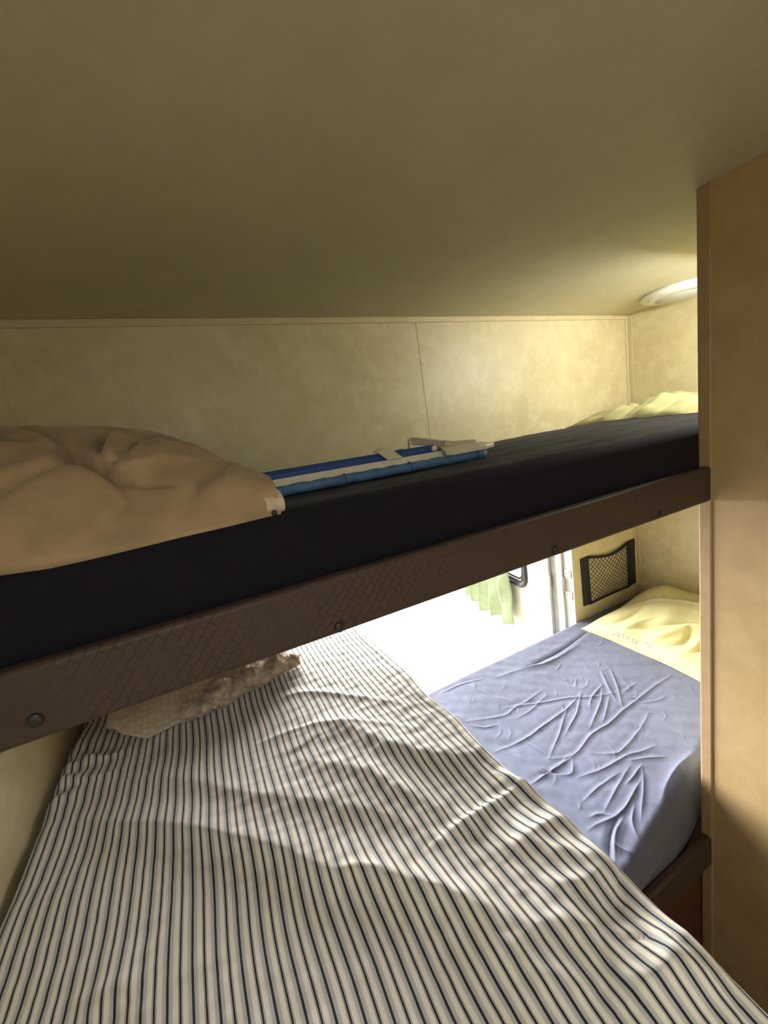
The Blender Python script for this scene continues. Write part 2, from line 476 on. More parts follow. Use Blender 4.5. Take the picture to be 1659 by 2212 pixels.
def board_mesh(z0, z1):
    bm = bmesh.new(); bm_box(bm, (XL, YF, z0), (XP, YBK - .001, z1), .006, 3)
    return bm

ub = empty('bunk_frame', (XL, YF, 1.319), 'dark brown basket weave bunk board and base of the upper bunk', 'bunk', 'bunk bed frames')
from_bm('front_board', board_mesh(1.319, 1.394), M['board'], ub)
box('base_panel', (XL, YBK - .0005, 1.325), (XR, YB, 1.345), M['under_panel'], ub)
for x, z in ((-.180, 1.341), (.126, 1.328), (.511, 1.331), (.80, 1.331)): bolt_at(x, z, ub)

lb = empty('bunk_frame', (XL, YF, .30), 'dark brown board and wood panel carrying the lower right bunk', 'bunk', 'bunk bed frames')
from_bm('front_board', board_mesh(.358, .442), M['board'], lb)
box('base_panel', (XL, YBK - .0005, .375), (XR, YB, .400), M['under_panel'], lb)
box('kick_panel', (XL, YBK + .004, 0), (XR, YBK + .022, .375), M['under_panel'], lb)

def mattress(name, axis, A, section, dzf, mat, label, uattr=False, group=None, xyf=None):
    """A: positions along the axis; section(a) -> (b, z, w) arrays round a closed ring; dzf(x, y): wrinkle height on top"""
    rows = []; U = []
    for a in A:
        b, z, w, u = section(a)
        rows.append(np.stack([np.full_like(b, a), b, z, w], -1)); U.append(u)
    R = np.stack(rows)                                # (na, nb, 4)
    x = R[..., 0] if axis == 'x' else R[..., 1]; y = R[..., 1] if axis == 'x' else R[..., 0]
    z = R[..., 2] + R[..., 3] * dzf(x, y)
    if xyf is not None: x, y = xyf(x, y, z, R[..., 3])
    P = np.stack([x, y, z], -1); na, nb = P.shape[:2]
    me = bpy.data.meshes.new(name); idx = np.arange(na * nb).reshape(na, nb)
    j2 = np.roll(idx, -1, axis=1)
    f = np.stack([idx[:-1], idx[1:], j2[1:], j2[:-1]], -1).reshape(-1, 4).tolist()
    f.append(idx[0].tolist()); f.append(idx[-1][::-1].tolist())
    me.from_pydata(P.reshape(-1, 3).tolist(), [], f)
    bm = bmesh.new(); bm.from_mesh(me); bmesh.ops.recalc_face_normals(bm, faces=bm.faces[:]); bm.to_mesh(me); bm.free()
    if uattr:
        at = me.attributes.new('cloth_u', 'FLOAT', 'POINT'); at.data.foreach_set('value', np.stack(U).reshape(-1).astype(np.float32))
    o = link(name, me, mat, smooth=True)
    return setp(o, label, 'mattress', group)

def ring(b0, b1, z0, zt, r, ntop, bulge0=0.0, crown=0.0):
    """closed section: b0 side up, over the top, b1 side down, back along the bottom"""
    b, z, w = [], [], []
    for t in np.linspace(0, 1, 10)[:-1]:
        b.append(b0 - bulge0 * math.sin(PI * t) ** 1.0); z.append(z0 + (zt - r - z0) * t); w.append(0.0)
    for t in np.linspace(0, PI / 2, 9)[:-1]:
        b.append(b0 + r * (1 - math.cos(t))); z.append(zt - r + r * math.sin(t)); w.append(math.sin(t) ** 2)
    for t in np.linspace(0, 1, ntop):
        b.append(b0 + r + (b1 - b0 - 2 * r) * t); z.append(zt + crown * math.sin(PI * t)); w.append(1.0)
    for t in np.linspace(PI / 2, 0, 9)[1:]:
        b.append(b1 - r * (1 - math.cos(t))); z.append(zt - r + r * math.sin(t)); w.append(math.sin(t) ** 2)
    for t in np.linspace(1, 0, 6)[1:]:
        b.append(b1); z.append(z0 + (zt - r - z0) * t); w.append(0.0)
    for t in np.linspace(0, 1, 6)[1:-1]:
        b.append(b1 + (b0 - b1) * t); z.append(z0); w.append(0.0)
    b, z, w = map(np.array, (b, z, w))
    return b, z, w

# --- upper bunk mattress, navy fitted sheet with its shade put into the colour
def top_up(x, y): return 1.484 + .008 * np.sin(PI * np.clip((y - .5075) / .6675, 0, 1)) + dz_up(x, y)
def top_low(x, y): return .609 + dz_low(x, y)
def top_bed(x, y): return Z_BED + dz_bed(x, y)
def sec_up(a):
    b, z, w = ring(.4835, YB - .001, 1.346, 1.484, .024, 90, crown=.008)
    return b, z, w, b
UPF = [(.0035, .010, [(.55, .53), (.9, .56), (1.3, .58), (1.8, .57)]), (.0035, .009, [(.45, .60), (.8, .64), (1.2, .66), (1.8, .64)]),
       (.003, .010, [(.6, .70), (1.0, .74), (1.5, .72)]), (.004, .016, [(.7, .83), (1.1, .86), (1.6, .88)]), (-.003, .008, [(.5, .515), (1.0, .525), (1.6, .52)])]
def dz_up(x, y):
    d = .0012 * waves(x, y, 8, .08, .4, 5)
    for a, s_, pts in UPF:
        q, _, t = seg_dist(x, y, smooth_poly(pts)); d += a * np.exp(-(q / s_) ** 2) * np.sin(PI * np.clip(t, .03, .97)) ** .5
    d += .007 * np.exp(-((x - 1.35) / .30) ** 2 - ((y - 1.0) / .25) ** 2)
    return d
mattress('mattress', 'x', np.linspace(XL + .001, XR - .001, 240), sec_up, dz_up, M['navy_shaded'],
         'mattress in a navy sheet coloured as in shade on the upper bunk', group=None)

# --- lower right bunk mattress, creased navy sheet
CREASES = [(0.006, 0.006, [(1.329, 0.745), (1.235, 0.744), (1.112, 0.735), (1.048, 0.731), (0.971, 0.72), (0.893, 0.722), (0.792, 0.703), (0.728, 0.733)]), (0.004, 0.005, [(0.728, 0.733), (0.776, 0.756), (0.826, 0.78), (0.892, 0.818), (0.95, 0.849)]), (0.003, 0.006, [(0.733, 0.737), (0.722, 0.821)]), (0.005, 0.006, [(0.624, 0.836), (0.724, 0.823), (0.822, 0.83), (0.947, 0.84), (1.021, 0.864)]), (0.004, 0.006, [(0.632, 0.982), (0.75, 0.935), (0.813, 0.943), (0.89, 0.907), (0.975, 0.87), (1.036, 0.828), (1.099, 0.802), (1.167, 0.785)]), (0.006, 0.006, [(0.626, 0.7), (0.691, 0.7), (0.783, 0.701)]), (-0.006, 0.006, [(0.668, 0.709), (0.693, 0.702), (0.71, 0.687)]), (0.005, 0.006, [(0.739, 0.649), (0.815, 0.627), (0.9, 0.619), (0.937, 0.608), (0.993, 0.598)]), (0.004, 0.006, [(0.832, 0.682), (0.868, 0.649), (0.906, 0.638), (1.017, 0.657), (1.108, 0.685)]), (0.005, 0.005, [(1.033, 0.867), (0.943, 0.81), (0.875, 0.782), (0.823, 0.764)]), (0.005, 0.005, [(1.119, 0.849), (1.028, 0.823), (0.987, 0.798)]), (0.005, 0.005, [(1.11, 0.843), (1.035, 0.795), (0.907, 0.739)]), (0.006, 0.005, [(1.186, 0.904), (1.111, 0.817), (1.08, 0.771)]), (0.006, 0.005, [(1.219, 0.892), (1.154, 0.821), (1.07, 0.746)]), (0.004, 0.005, [(1.087, 0.8), (1.011, 0.759), (0.955, 0.732)]), (0.005, 0.005, [(0.901, 0.581), (0.847, 0.57), (0.813, 0.568)]), (0.005, 0.005, [(0.896, 0.578), (0.848, 0.544), (0.753, 0.493)]), (0.006, 0.006, [(0.864, 0.558), (0.767, 0.533), (0.715, 0.529), (0.667, 0.54), (0.64, 0.542)]), (0.004, 0.005, [(0.871, 0.595), (0.787, 0.573), (0.707, 0.551)]), (0.004, 0.005, [(0.837, 0.597), (0.757, 0.6), (0.691, 0.596)]), (-0.008, 0.007, [(0.721, 0.525), (0.669, 0.508), (0.616, 0.474)]), (0.007, 0.007, [(0.731, 0.518), (0.677, 0.503), (0.625, 0.468)]), (0.006, 0.006, [(0.78, 0.524), (0.734, 0.501), (0.71, 0.472)]), (0.005, 0.008, [(0.653, 0.495), (0.661, 0.476), (0.671, 0.456)]), (0.003, 0.006, [(0.774, 0.961), (0.844, 0.942), (0.94, 0.952)]), (0.003, 0.006, [(0.766, 0.903), (0.837, 0.903), (0.927, 0.925)]), (0.003, 0.005, [(1.114, 0.734), (1.171, 0.701), (1.22, 0.696)]), (0.003, 0.005, [(1.077, 0.923), (1.039, 0.893)]), (0.003, 0.005, [(1.068, 1.001), (1.119, 1.021)]), (0.003, 0.006, [(1.112, 0.78), (1.18, 0.787), (1.211, 0.788)]), (0.004, 0.006, [(0.883, 0.608), (0.937, 0.584), (0.979, 0.562)]), (0.004, 0.006, [(0.783, 0.701), (0.739, 0.666), (0.705, 0.683)]), (-0.007, 0.01, [(1.419, 1.113), (1.205, 1.084), (1.069, 1.079), (1.025, 1.083), (0.94, 1.091)]), (0.006, 0.012, [(1.268, 1.066), (1.089, 1.054), (0.987, 1.083), (0.87, 1.103)]), (0.009, 0.016, [(1.07, 0.527), (0.983, 0.53), (0.891, 0.514), (0.829, 0.491)]), (0.003, 0.005, [(0.646, 1.158), (0.739, 1.152), (0.822, 1.128)]), (0.003, 0.005, [(0.632, 0.962), (0.663, 0.929), (0.709, 0.915)]), (0.004, 0.006, [(0.669, 0.56), (0.693, 0.554), (0.712, 0.536)])]
def front_low(a): return float(np.clip(.440 + .19 * (a - .632), .438, .560))
def sec_low(a):
    b0 = front_low(a)
    b, z, w = ring(b0, YB - .001, (.401), .609, .020, 400, crown=0.0)
    lim = .4835
    fr = b < b0 + .03
    b = np.where(fr, np.maximum(b, lim + (b - lim) * sstep(z, .445, .52)), b)
    return b, z, w, b
def dz_low(x, y):
    d = .0016 * waves(x, y, 9, .12, .5, 9) + .00045 * waves(x, y, 12, .03, .09, 10)
    for a, s_, pts in CREASES:
        q, sd, t = seg_dist(x, y, smooth_poly(pts))
        d += .62 * a * np.exp(-np.abs(q / (.48 * s_)) ** 1.2) * np.sin(PI * np.clip(t, .04, .96)) ** .6
        d -= .18 * a * np.exp(-((q - 2.0 * s_) / (1.3 * s_)) ** 2) * np.sin(PI * np.clip(t, .0, 1.)) ** .6
    rr = np.random.default_rng(3)
    for _ in range(90):
        px_, py_ = rr.uniform(.62, 1.35), rr.uniform(.55, 1.1); an = rr.normal(.9, .7); ln_ = rr.uniform(.02, .08)
        pts = [(px_, py_), (px_ + ln_ * .5 * math.cos(an), py_ + ln_ * .5 * math.sin(an)), (px_ + ln_ * math.cos(an + .3), py_ + ln_ * math.sin(an + .3))]
        q, sd, t = seg_dist(x, y, pts)
        d += rr.uniform(.0006, .0016) * np.exp(-np.abs(q / .003) ** 1.3) * np.sin(PI * np.clip(t, .03, .97))
    return d
mattress('mattress', 'x', np.concatenate([np.linspace(XL + .4, .55, 40)[:-1], np.linspace(.55, 1.45, 500), np.linspace(1.45, XR - .001, 60)[1:]]), sec_low, dz_low, M['navy'],
         'mattress in a creased navy blue sheet on the lower right bunk')

# --- striped bed in the foreground
RIDGES = [(0.016, 0.05, 0.022, [(-0.275, 0.784), (-0.24, 0.771), (-0.13, 0.704), (-0.08, 0.657), (-0.048, 0.618), (0.001, 0.572), (0.057, 0.526), (0.103, 0.484), (0.141, 0.441), (0.166, 0.397), (0.191, 0.36), (0.208, 0.33), (0.228, 0.3)]), (0.017, 0.05, 0.022, [(-0.301, 0.746), (-0.288, 0.74), (-0.226, 0.673), (-0.163, 0.628), (-0.103, 0.58), (-0.065, 0.543), (0.001, 0.475), (0.042, 0.424), (0.083, 0.389), (0.114, 0.361), (0.145, 0.327), (0.173, 0.294), (0.194, 0.267), (0.222, 0.239), (0.252, 0.215)]), (0.016, 0.03, 0.03, [(0.114, 0.361), (0.144, 0.325), (0.166, 0.29), (0.169, 0.264), (0.181, 0.234), (0.202, 0.206), (0.213, 0.181), (0.222, 0.168)]), (0.013, 0.04, 0.022, [(0.114, 0.653), (0.152, 0.651), (0.18, 0.588), (0.218, 0.534), (0.256, 0.492), (0.301, 0.464), (0.326, 0.467)]), (0.01, 0.006, 0.025, [(0.32, 0.377), (0.301, 0.379), (0.239, 0.381), (0.188, 0.378)]), (0.015, 0.035, 0.022, [(0.247, 0.331), (0.272, 0.303), (0.29, 0.278), (0.318, 0.253), (0.331, 0.243), (0.333, 0.228)]), (0.013, 0.03, 0.02, [(0.258, 0.316), (0.287, 0.317), (0.321, 0.312), (0.337, 0.297)]), (0.014, 0.03, 0.02, [(0.237, 0.27), (0.256, 0.261), (0.28, 0.246), (0.304, 0.244), (0.321, 0.233)]), (0.01, 0.03, 0.025, [(0.14, 0.565), (0.164, 0.49), (0.187, 0.446), (0.212, 0.406), (0.229, 0.392)]), (0.015, 0.03, 0.02, [(0.239, 0.184), (0.251, 0.179), (0.267, 0.167), (0.29, 0.162), (0.304, 0.156)]), (0.014, 0.03, 0.02, [(0.263, 0.165), (0.287, 0.16), (0.301, 0.151), (0.317, 0.143), (0.326, 0.132)]), (0.012, 0.03, 0.02, [(0.28, 0.174), (0.294, 0.168), (0.327, 0.171), (0.34, 0.165)]), (0.012, 0.03, 0.02, [(0.212, 0.249), (0.235, 0.238), (0.25, 0.221), (0.26, 0.207)]), (0.009, 0.012, 0.008, [(-0.349, 0.934), (-0.316, 0.892), (-0.256, 0.849), (-0.213, 0.854)]), (0.008, 0.012, 0.01, [(-0.326, 0.857), (-0.298, 0.811), (-0.26, 0.796), (-0.201, 0.793)]), (0.005, 0.01, 0.008, [(0.023, 0.806), (0.102, 0.81), (0.198, 0.725), (0.273, 0.64)]), (0.004, 0.008, 0.008, [(0.008, 0.707), (0.124, 0.68), (0.259, 0.565)]), (0.006, 0.02, 0.02, [(0.056, 0.621), (0.128, 0.548), (0.174, 0.475)]), (0.005, 0.006, 0.006, [(0.065, 0.408), (0.086, 0.395), (0.106, 0.375)]), (0.01, 0.03, 0.02, [(-0.201, 0.417), (-0.177, 0.434), (-0.161, 0.412)]), (0.008, 0.012, 0.01, [(0.301, 0.401), (0.32, 0.382), (0.316, 0.363)]), (0.008, 0.012, 0.01, [(0.304, 0.423), (0.317, 0.396), (0.328, 0.355)])]
RIDGES = [(a * (.62 if i in (0,) else 1), f, n, p) for i, (a, f, n, p) in enumerate(RIDGES)]
BX0, BX1 = XL + .004, .338
def sec_bed(a):
    b, z, w = ring(BX1, BX0, .925, Z_BED, .020, 150)
    return b, z, w, None
def ring_bed(a):
    b0, b1 = BX0, BX1
    b, z, w = ring(b0, b1, .925, Z_BED, .022, 170)
    u = b.copy(); out0 = (z < Z_BED - .022) & (b < 0); out1 = (z < Z_BED - .022) & (b > .1)
    u = u - np.where(out0, Z_BED - z, 0) + np.where(out1, Z_BED - z, 0)
    return b, z, w, u
def dz_bed(x, y):
    edge = sstep(x, BX0, BX0 + .05) * .2 + .8
    d = .0022 * waves(x, y, 9, .16, .6, 21) + .0005 * waves(x, y * 2.2, 14, .03, .10, 22)
    for a, sf, sn, pts in RIDGES:
        q, sd, t = seg_dist(x, y, smooth_poly(pts))
        p0, p1 = pts[0], pts[-1]
        s_ = np.where(sd > 0, sf, sn) if p1[0] > p0[0] else np.where(sd < 0, sf, sn)
        d += .86 * a * np.exp(-np.abs(q / s_) ** 1.35) * np.sin(PI * np.clip(t, .05, .95)) ** .5
    # gathered edge along the left wall
    g = np.exp(-((x - BX0) / .05) ** 2) * sstep(y, .55, .75)
    d += g * .006 * np.sin(y * 95 + 3 * np.sin(y * 23)) + g * .012
    # hem roll along the right edge
    d += .004 * np.exp(-((x - (BX1 - .012)) / .006) ** 2)
    return d * edge
def xy_bed(x, y, z, w):
    dx = .0013 * waves(x * .5, y, 8, .10, .3, 31) * np.clip(w + .3, 0, 1)
    edge_in = .004 * np.sin(y * 26 + 1.3 * np.sin(y * 11))
    dx = dx + np.where(x > BX1 - .03, edge_in, 0) * .6
    return np.clip(x + dx, XL + .001, None), y
mattress('mattress', 'y', np.concatenate([np.linspace(-1.04, .08, 90)[:-1], np.linspace(.08, 1.185, 400)]), ring_bed, dz_bed, M['ticking'],
         'mattress in striped navy and cream ticking filling the foreground', uattr=True, xyf=xy_bed)
sb = empty('bunk_frame', (XL, -.8, .88), 'dark wood base panel under the striped bed', 'bunk', 'bunk bed frames')
box('base_panel', (XL, -1.06, .885), (.325, 1.198, .924), M['under_panel'], sb, bev=.002)
box('side_rail', (.300, -1.06, .855), (.325, 1.198, .886), M['under_panel'], sb, bev=.003)
# ------------------------------------------------------------------ pillows
def pillow_mesh(name, c, hx_, hy_, th, z0, mat, tilt=0.0, skew=0.0, rot=0.0, seed=1, creases=(), floor=None, n=120, wob=.004, pinch=.06, sq=.5, ear=None):
    """closed cushion: top and bottom sheets meeting in a seam; outline with pulled-out corners"""
    u1 = np.sin(np.linspace(-PI / 2, PI / 2, n)); U, V = np.meshgrid(u1, u1, indexing='ij')
    ox = hx_ * U * (1 - pinch * (1 - V * V)); oy = hy_ * V * (1 - pinch * (1 - U * U))
    x = c[0] + ox * math.cos(rot) - oy * math.sin(rot); y = c[1] + ox * math.sin(rot) + oy * math.cos(rot)
    prof = np.maximum(0, (1 - U ** 2) * (1 - V ** 2)) ** sq
    prof = prof * (1 + skew * U)
    if ear: prof = prof + ear[0] / th * np.exp(-((x - ear[1]) / ear[3]) ** 2 - ((y - ear[2]) / ear[3]) ** 2)
    edge = np.maximum(0, (1 - U ** 2) * (1 - V ** 2)) ** .3
    r = waves(x, y, 8, .06, .25, seed) * wob
    d = r.copy()
    for a, s_, pts in creases:
        q, _, t = seg_dist(x, y, smooth_poly(pts)); d += a * np.exp(-np.abs(q / s_) ** 1.6) * np.sin(PI * np.clip(t, .03, .97)) ** .5
    base = z0 + tilt * (U + 1) / 2
    seam = .016 + .004 * np.sin(U * 9 + V * 7)
    top = base + seam * (.35 + .65 * edge) + th * prof + d * edge
    bot = base + seam * (.35 + .65 * edge) - (seam * .6 + .010) * edge
    if floor is not None: bot = np.maximum(bot, floor(x, y) + .0012)
    top = np.maximum(top, bot + .0005)
    tv = np.stack([x, y, top], -1).reshape(-1, 3); bv = np.stack([x, y, bot], -1).reshape(-1, 3)
    idx = np.arange(n * n).reshape(n, n)
    f1 = np.stack([idx[:-1, :-1], idx[1:, :-1], idx[1:, 1:], idx[:-1, 1:]], -1).reshape(-1, 4)
    f2 = f1[:, ::-1] + n * n
    bd = np.concatenate([idx[:-1, 0], idx[-1, :-1], idx[1:, -1][::-1], idx[0, 1:][::-1]])
    f3 = np.stack([bd, np.roll(bd, -1), np.roll(bd, -1) + n * n, bd + n * n], -1)[:, ::-1]
    me = bpy.data.meshes.new(name)
    me.from_pydata(np.vstack([tv, bv]).tolist(), [], np.vstack([f1, f2, f3]).tolist())
    o = link(name, me, mat, smooth=True)
    return o, (x, y, top, U, V)

YC = [(-.010, .012, [(1.44, .95), (1.50, .87), (1.56, .80), (1.60, .72)]), (-.009, .010, [(1.42, .80), (1.47, .77), (1.53, .78)]),
      (.010, .014, [(1.42, .86), (1.50, .80), (1.56, .73)]), (-.009, .010, [(1.44, .72), (1.50, .70), (1.57, .72)]),
      (.009, .012, [(1.41, .75), (1.46, .73), (1.54, .75)]), (-.007, .009, [(1.45, .66), (1.52, .66)]), (.007, .012, [(1.40, .98), (1.46, .95), (1.52, .92)]),
      (-.005, .010, [(1.42, 1.04), (1.50, 1.0), (1.58, .98)]), (.005, .010, [(1.55, 1.08), (1.65, .95), (1.72, .7)])]
lp, G = pillow_mesh('pillow', (1.617, .850), .248, .275, .090, .606, M['yellow'], tilt=.022, skew=.25, rot=-.06, seed=41, creases=[(a * 1.8, s * .8, p) for a, s, p in YC], floor=top_low, sq=.42, ear=(.034, 1.74, 1.01, .085))
setp(lp, 'pale yellow pillow on the navy lower bunk below the net pocket wall', 'pillow', 'yellow pillows')
# piping seam round the pillow edge
x, y, t_, U, V = G; nn = x.shape[0]
loop = [(x[i, 0], y[i, 0], t_[i, 0]) for i in range(0, nn, 3)] + [(x[-1, j], y[-1, j], t_[-1, j]) for j in range(0, nn, 3)] + \
       [(x[i, -1], y[i, -1], t_[i, -1]) for i in range(nn - 1, -1, -3)] + [(x[0, j], y[0, j], t_[0, j]) for j in range(nn - 1, -1, -3)]
loop = [p for i, p in enumerate(loop) if math.dist(p, loop[i - 1]) > 1e-4]
bm = bmesh.new(); bm_tube(bm, loop, .0022, 6, closed=True); from_bm('seam_piping', bm, M['yellow'], lp, smooth=True)
# small worn grey print along the lower edge of the pillow
from mathutils.bvhtree import BVHTree
bvh = BVHTree.FromPolygons([v.co[:] for v in lp.data.vertices], [tuple(p.vertices) for p in lp.data.polygons])
for word, ys_ in (('Dannite', 1.005), ('Ty', .880)):
  tc = bpy.data.curves.new('print', 'FONT'); tc.body = word; tc.size = .027; tc.extrude = 0; tc.space_character = 1.25
  to = bpy.data.objects.new('print_tmp', tc); COL.objects.link(to)
  bpy.context.view_layer.update()
  me = bpy.data.meshes.new_from_object(to.evaluated_get(bpy.context.evaluated_depsgraph_get()))
  bpy.data.objects.remove(to)
  for v in me.vertices:
    X_, Y_ = 1.394 + v.co.y * .85, ys_ - v.co.x
    hit = bvh.ray_cast(Vector((X_, Y_, 1.0)), Vector((0, 0, -1)))
    v.co = (X_, Y_, (hit[0].z if hit[0] else .63) + .0006)
  link('printed_text', me, M['ink'], lp)

UC = [(-.012, .012, [(1.40, .93), (1.46, .92), (1.52, .95)]), (.010, .012, [(1.38, 1.0), (1.45, .97), (1.55, .98)]), (.011, .014, [(1.38, .86), (1.46, .84), (1.56, .80)]),
      (-.010, .012, [(1.38, .80), (1.46, .78), (1.55, .76)]), (.008, .012, [(1.40, .74), (1.50, .73), (1.62, .70)]), (-.008, .010, [(1.39, 1.05), (1.47, 1.03)]),
      (-.007, .01, [(1.5, 1.0), (1.6, .9), (1.7, .8)])]
up, G2 = pillow_mesh('pillow', (1.617, .855), .250, .285, .050, 1.486, M['olive'], tilt=.005, skew=.1, rot=-.05, seed=53, creases=[(a * 2.0, s * .8, p) for a, s, p in UC], wob=.009, floor=top_up, sq=.42)
setp(up, 'rumpled yellow green pillow at the far right end of the upper bunk', 'pillow', 'yellow pillows')

# big tan velour cushion on the left end of the upper bunk
PCREASES = [(-0.01, 0.01, [(-0.124, 0.611), (-0.096, 0.579), (-0.062, 0.553), (-0.024, 0.54)]), (-0.009, 0.008, [(-0.115, 0.6), (-0.092, 0.581), (-0.057, 0.589), (-0.021, 0.624), (0.004, 0.64)]), (-0.008, 0.01, [(-0.12, 0.617), (-0.148, 0.669), (-0.177, 0.711), (-0.206, 0.756), (-0.245, 0.795)]), (-0.008, 0.01, [(-0.092, 0.592), (-0.1, 0.644), (-0.102, 0.688), (-0.094, 0.734)]), (-0.007, 0.01, [(-0.073, 0.594), (-0.068, 0.644), (-0.058, 0.706), (-0.039, 0.712)]), (-0.007, 0.012, [(-0.123, 0.603), (-0.145, 0.588), (-0.175, 0.566), (-0.193, 0.54)]), (0.008, 0.015, [(-0.081, 0.596), (-0.083, 0.648), (-0.077, 0.696)]), (0.007, 0.016, [(-0.096, 0.594), (-0.069, 0.57), (-0.03, 0.588), (0.014, 0.591)]), (-0.006, 0.01, [(-0.096, 0.579), (-0.07, 0.535), (-0.087, 0.516)]), (-0.006, 0.012, [(0.043, 0.586), (0.006, 0.537), (-0.013, 0.497)]), (-0.012, 0.022, [(-0.127, 0.627), (-0.115, 0.596)]), (-0.006, 0.012, [(-0.039, 0.706), (-0.004, 0.679), (0.025, 0.654)]), (-0.005, 0.012, [(-0.174, 0.659), (-0.199, 0.676), (-0.219, 0.705)])]
na, nb = 220, 120
X0, X1 = XL + .003, .088
xa = np.linspace(X0, X1, na); tb = (1 - np.cos(np.linspace(0, PI, nb))) / 2
Xg, Tg = np.meshgrid(xa, tb, indexing='ij')
cx_ = [-.332, -.25, -.19, -.13, -.08, -.03, .01, .04, .065, .088]; ch = [.165, .160, .154, .145, .134, .120, .095, .066, .046, .030]
H = np.interp(Xg, cx_, ch)
y0g = np.interp(Xg, [-.332, -.05, .03, .088], [.488, .490, .492, .494]); y1g = np.interp(Xg, [-.332, -.05, .02, .06, .088], [1.13, 1.10, .93, .70, .575])
Yg = y0g + (y1g - y0g) * Tg
f_ = np.where(Tg < .5, np.sin(PI * np.clip(Tg, 0, .5)) ** .80, np.sin(PI * np.clip(Tg, .5, 1)) ** .6)
f_ = np.maximum(f_, 0)
dsp = .0018 * waves(Xg, Yg, 9, .08, .3, 77) + .0007 * waves(Xg, Yg, 9, .02, .07, 78)
for a, s_, pts in PCREASES:
    q, _, t = seg_dist(Xg, Yg, smooth_poly(pts))
    dsp += 1.7 * a * np.exp(-np.abs(q / (.5 * s_)) ** 1.3) * np.sin(PI * np.clip(t, .06, .94)) ** .5
    dsp -= .12 * a * np.exp(-((q - 2.0 * s_) / (1.3 * s_)) ** 2)
fw = np.clip(f_ * 2.2, 0, 1)
zb0 = np.interp(Xg, [-.332, -.185, -.09, .03, .09], [1.489, 1.479, 1.470, 1.471, 1.474])
zb = zb0 + (np.maximum(1.488, top_up(Xg, Yg) + .0012) - zb0) * sstep(Tg, 0, .10)
top = zb + .012 + H * f_ * .93 + dsp * fw
Yt = Yg - .010 * np.sin(PI * np.clip(Tg * 3, 0, 1)) - dsp * fw * .5
pt = np.stack([Xg, Yt, top], -1).reshape(-1, 3); pb = np.stack([Xg, Yg, np.minimum(zb, top - .001)], -1).reshape(-1, 3)
idx = np.arange(na * nb).reshape(na, nb)
f1 = np.stack([idx[:-1, :-1], idx[1:, :-1], idx[1:, 1:], idx[:-1, 1:]], -1).reshape(-1, 4); f2 = f1[:, ::-1] + na * nb
bd = np.concatenate([idx[:-1, 0], idx[-1, :-1], idx[1:, -1][::-1], idx[0, 1:][::-1]])
f3 = np.stack([bd, np.roll(bd, -1), np.roll(bd, -1) + na * nb, bd + na * nb], -1)[:, ::-1]
me = bpy.data.meshes.new('cushion'); me.from_pydata(np.vstack([pt, pb]).tolist(), [], np.vstack([f1, f2, f3]).tolist())
tan = link('cushion', me, M['plush'], smooth=True)
setp(tan, 'big creased tan velour cushion slumped on the left end of the upper bunk', 'cushion')
# stitched cuff at its pointed end, with a snap
nu, nv = 24, 20
cu = np.zeros((nu, nv, 3))
for i in range(nu):
    t = i / (nu - 1); sc = [1.0, 1.02, 1.0, 1.0, .96][min(4, int(t * 5))] * (1 - .9 * sstep(np.array(t), .86, 1.0)) * (1 - .05 * math.exp(-((t - .28) / .06) ** 2) - .03 * math.exp(-((t - .5) / .05) ** 2))
    for j in range(nv):
        a = 2 * PI * j / nv
        cu[i, j] = (.070 + .026 * t - .002 * math.cos(a), .532 + .042 * math.cos(a) * sc, 1.4925 + .0185 * math.sin(a) * sc - .001 * math.cos(a))
grid_mesh('hem_cuff', np.transpose(np.concatenate([cu, cu[:, :1]], 1), (0, 1, 2)), M['plush_hem'], tan)
lathe('snap_button', (.0795, .4915, 1.4835), [(.0032, .002), (.0036, 0), (.0026, -.0018), (.0008, -.0022)], M['bolt'], tan, 14, 'y')

# ------------------------------------------------------------------ fleece blanket folded on the striped bed
bl = empty('blanket', (-.05, .95, 1.05), 'beige dotted fleece blanket with rolled fluffy edge lying on the striped bed', 'blanket')
na, nb = 130, 70
Ug, Vg = np.meshgrid(np.linspace(0, 1, na), np.linspace(0, 1, nb), indexing='ij')
xl = np.interp(Vg, [0, .06, .15, .5, 1], [-.205, -.245, -.268, -.275, -.28]); xr = np.interp(Vg, [0, .1, .5, 1], [.10, .125, .135, .135])
Xg = xl + (xr - xl) * Ug
yf = np.interp(Ug, [0, .05, .14, .22, .32, .45, .7, 1], [.905, .853, .857, .866, .872, .895, .915, .930])
Yg = yf + (1.165 - yf) * Vg
rise = .046 * np.sin(np.clip(Vg * 3.2, 0, 1) * PI / 2) ** .8 * np.clip(1.0 - 0.0 * Vg, 0, 1) * np.sin(np.clip(Ug * 14, 0, 1) * PI / 2) * (np.sin(np.clip((1 - Ug) * 14, 0, 1) * PI / 2))
hb = Z_BED + .006 + rise + .010 * Vg + .003 * waves(Xg, Yg, 7, .07, .25, 61)
P = np.stack([Xg, Yg, np.maximum(hb, top_bed(Xg, Yg) + .0055)], -1)
fo = grid_mesh('folded_fleece', P, M['minky'], bl); sm = fo.modifiers.new('thick', 'SOLIDIFY'); sm.thickness = .004; sm.offset = -1
nu, nv = 160, 28
cu = np.zeros((nu, nv + 1, 3)); rr_ = np.random.default_rng(5)
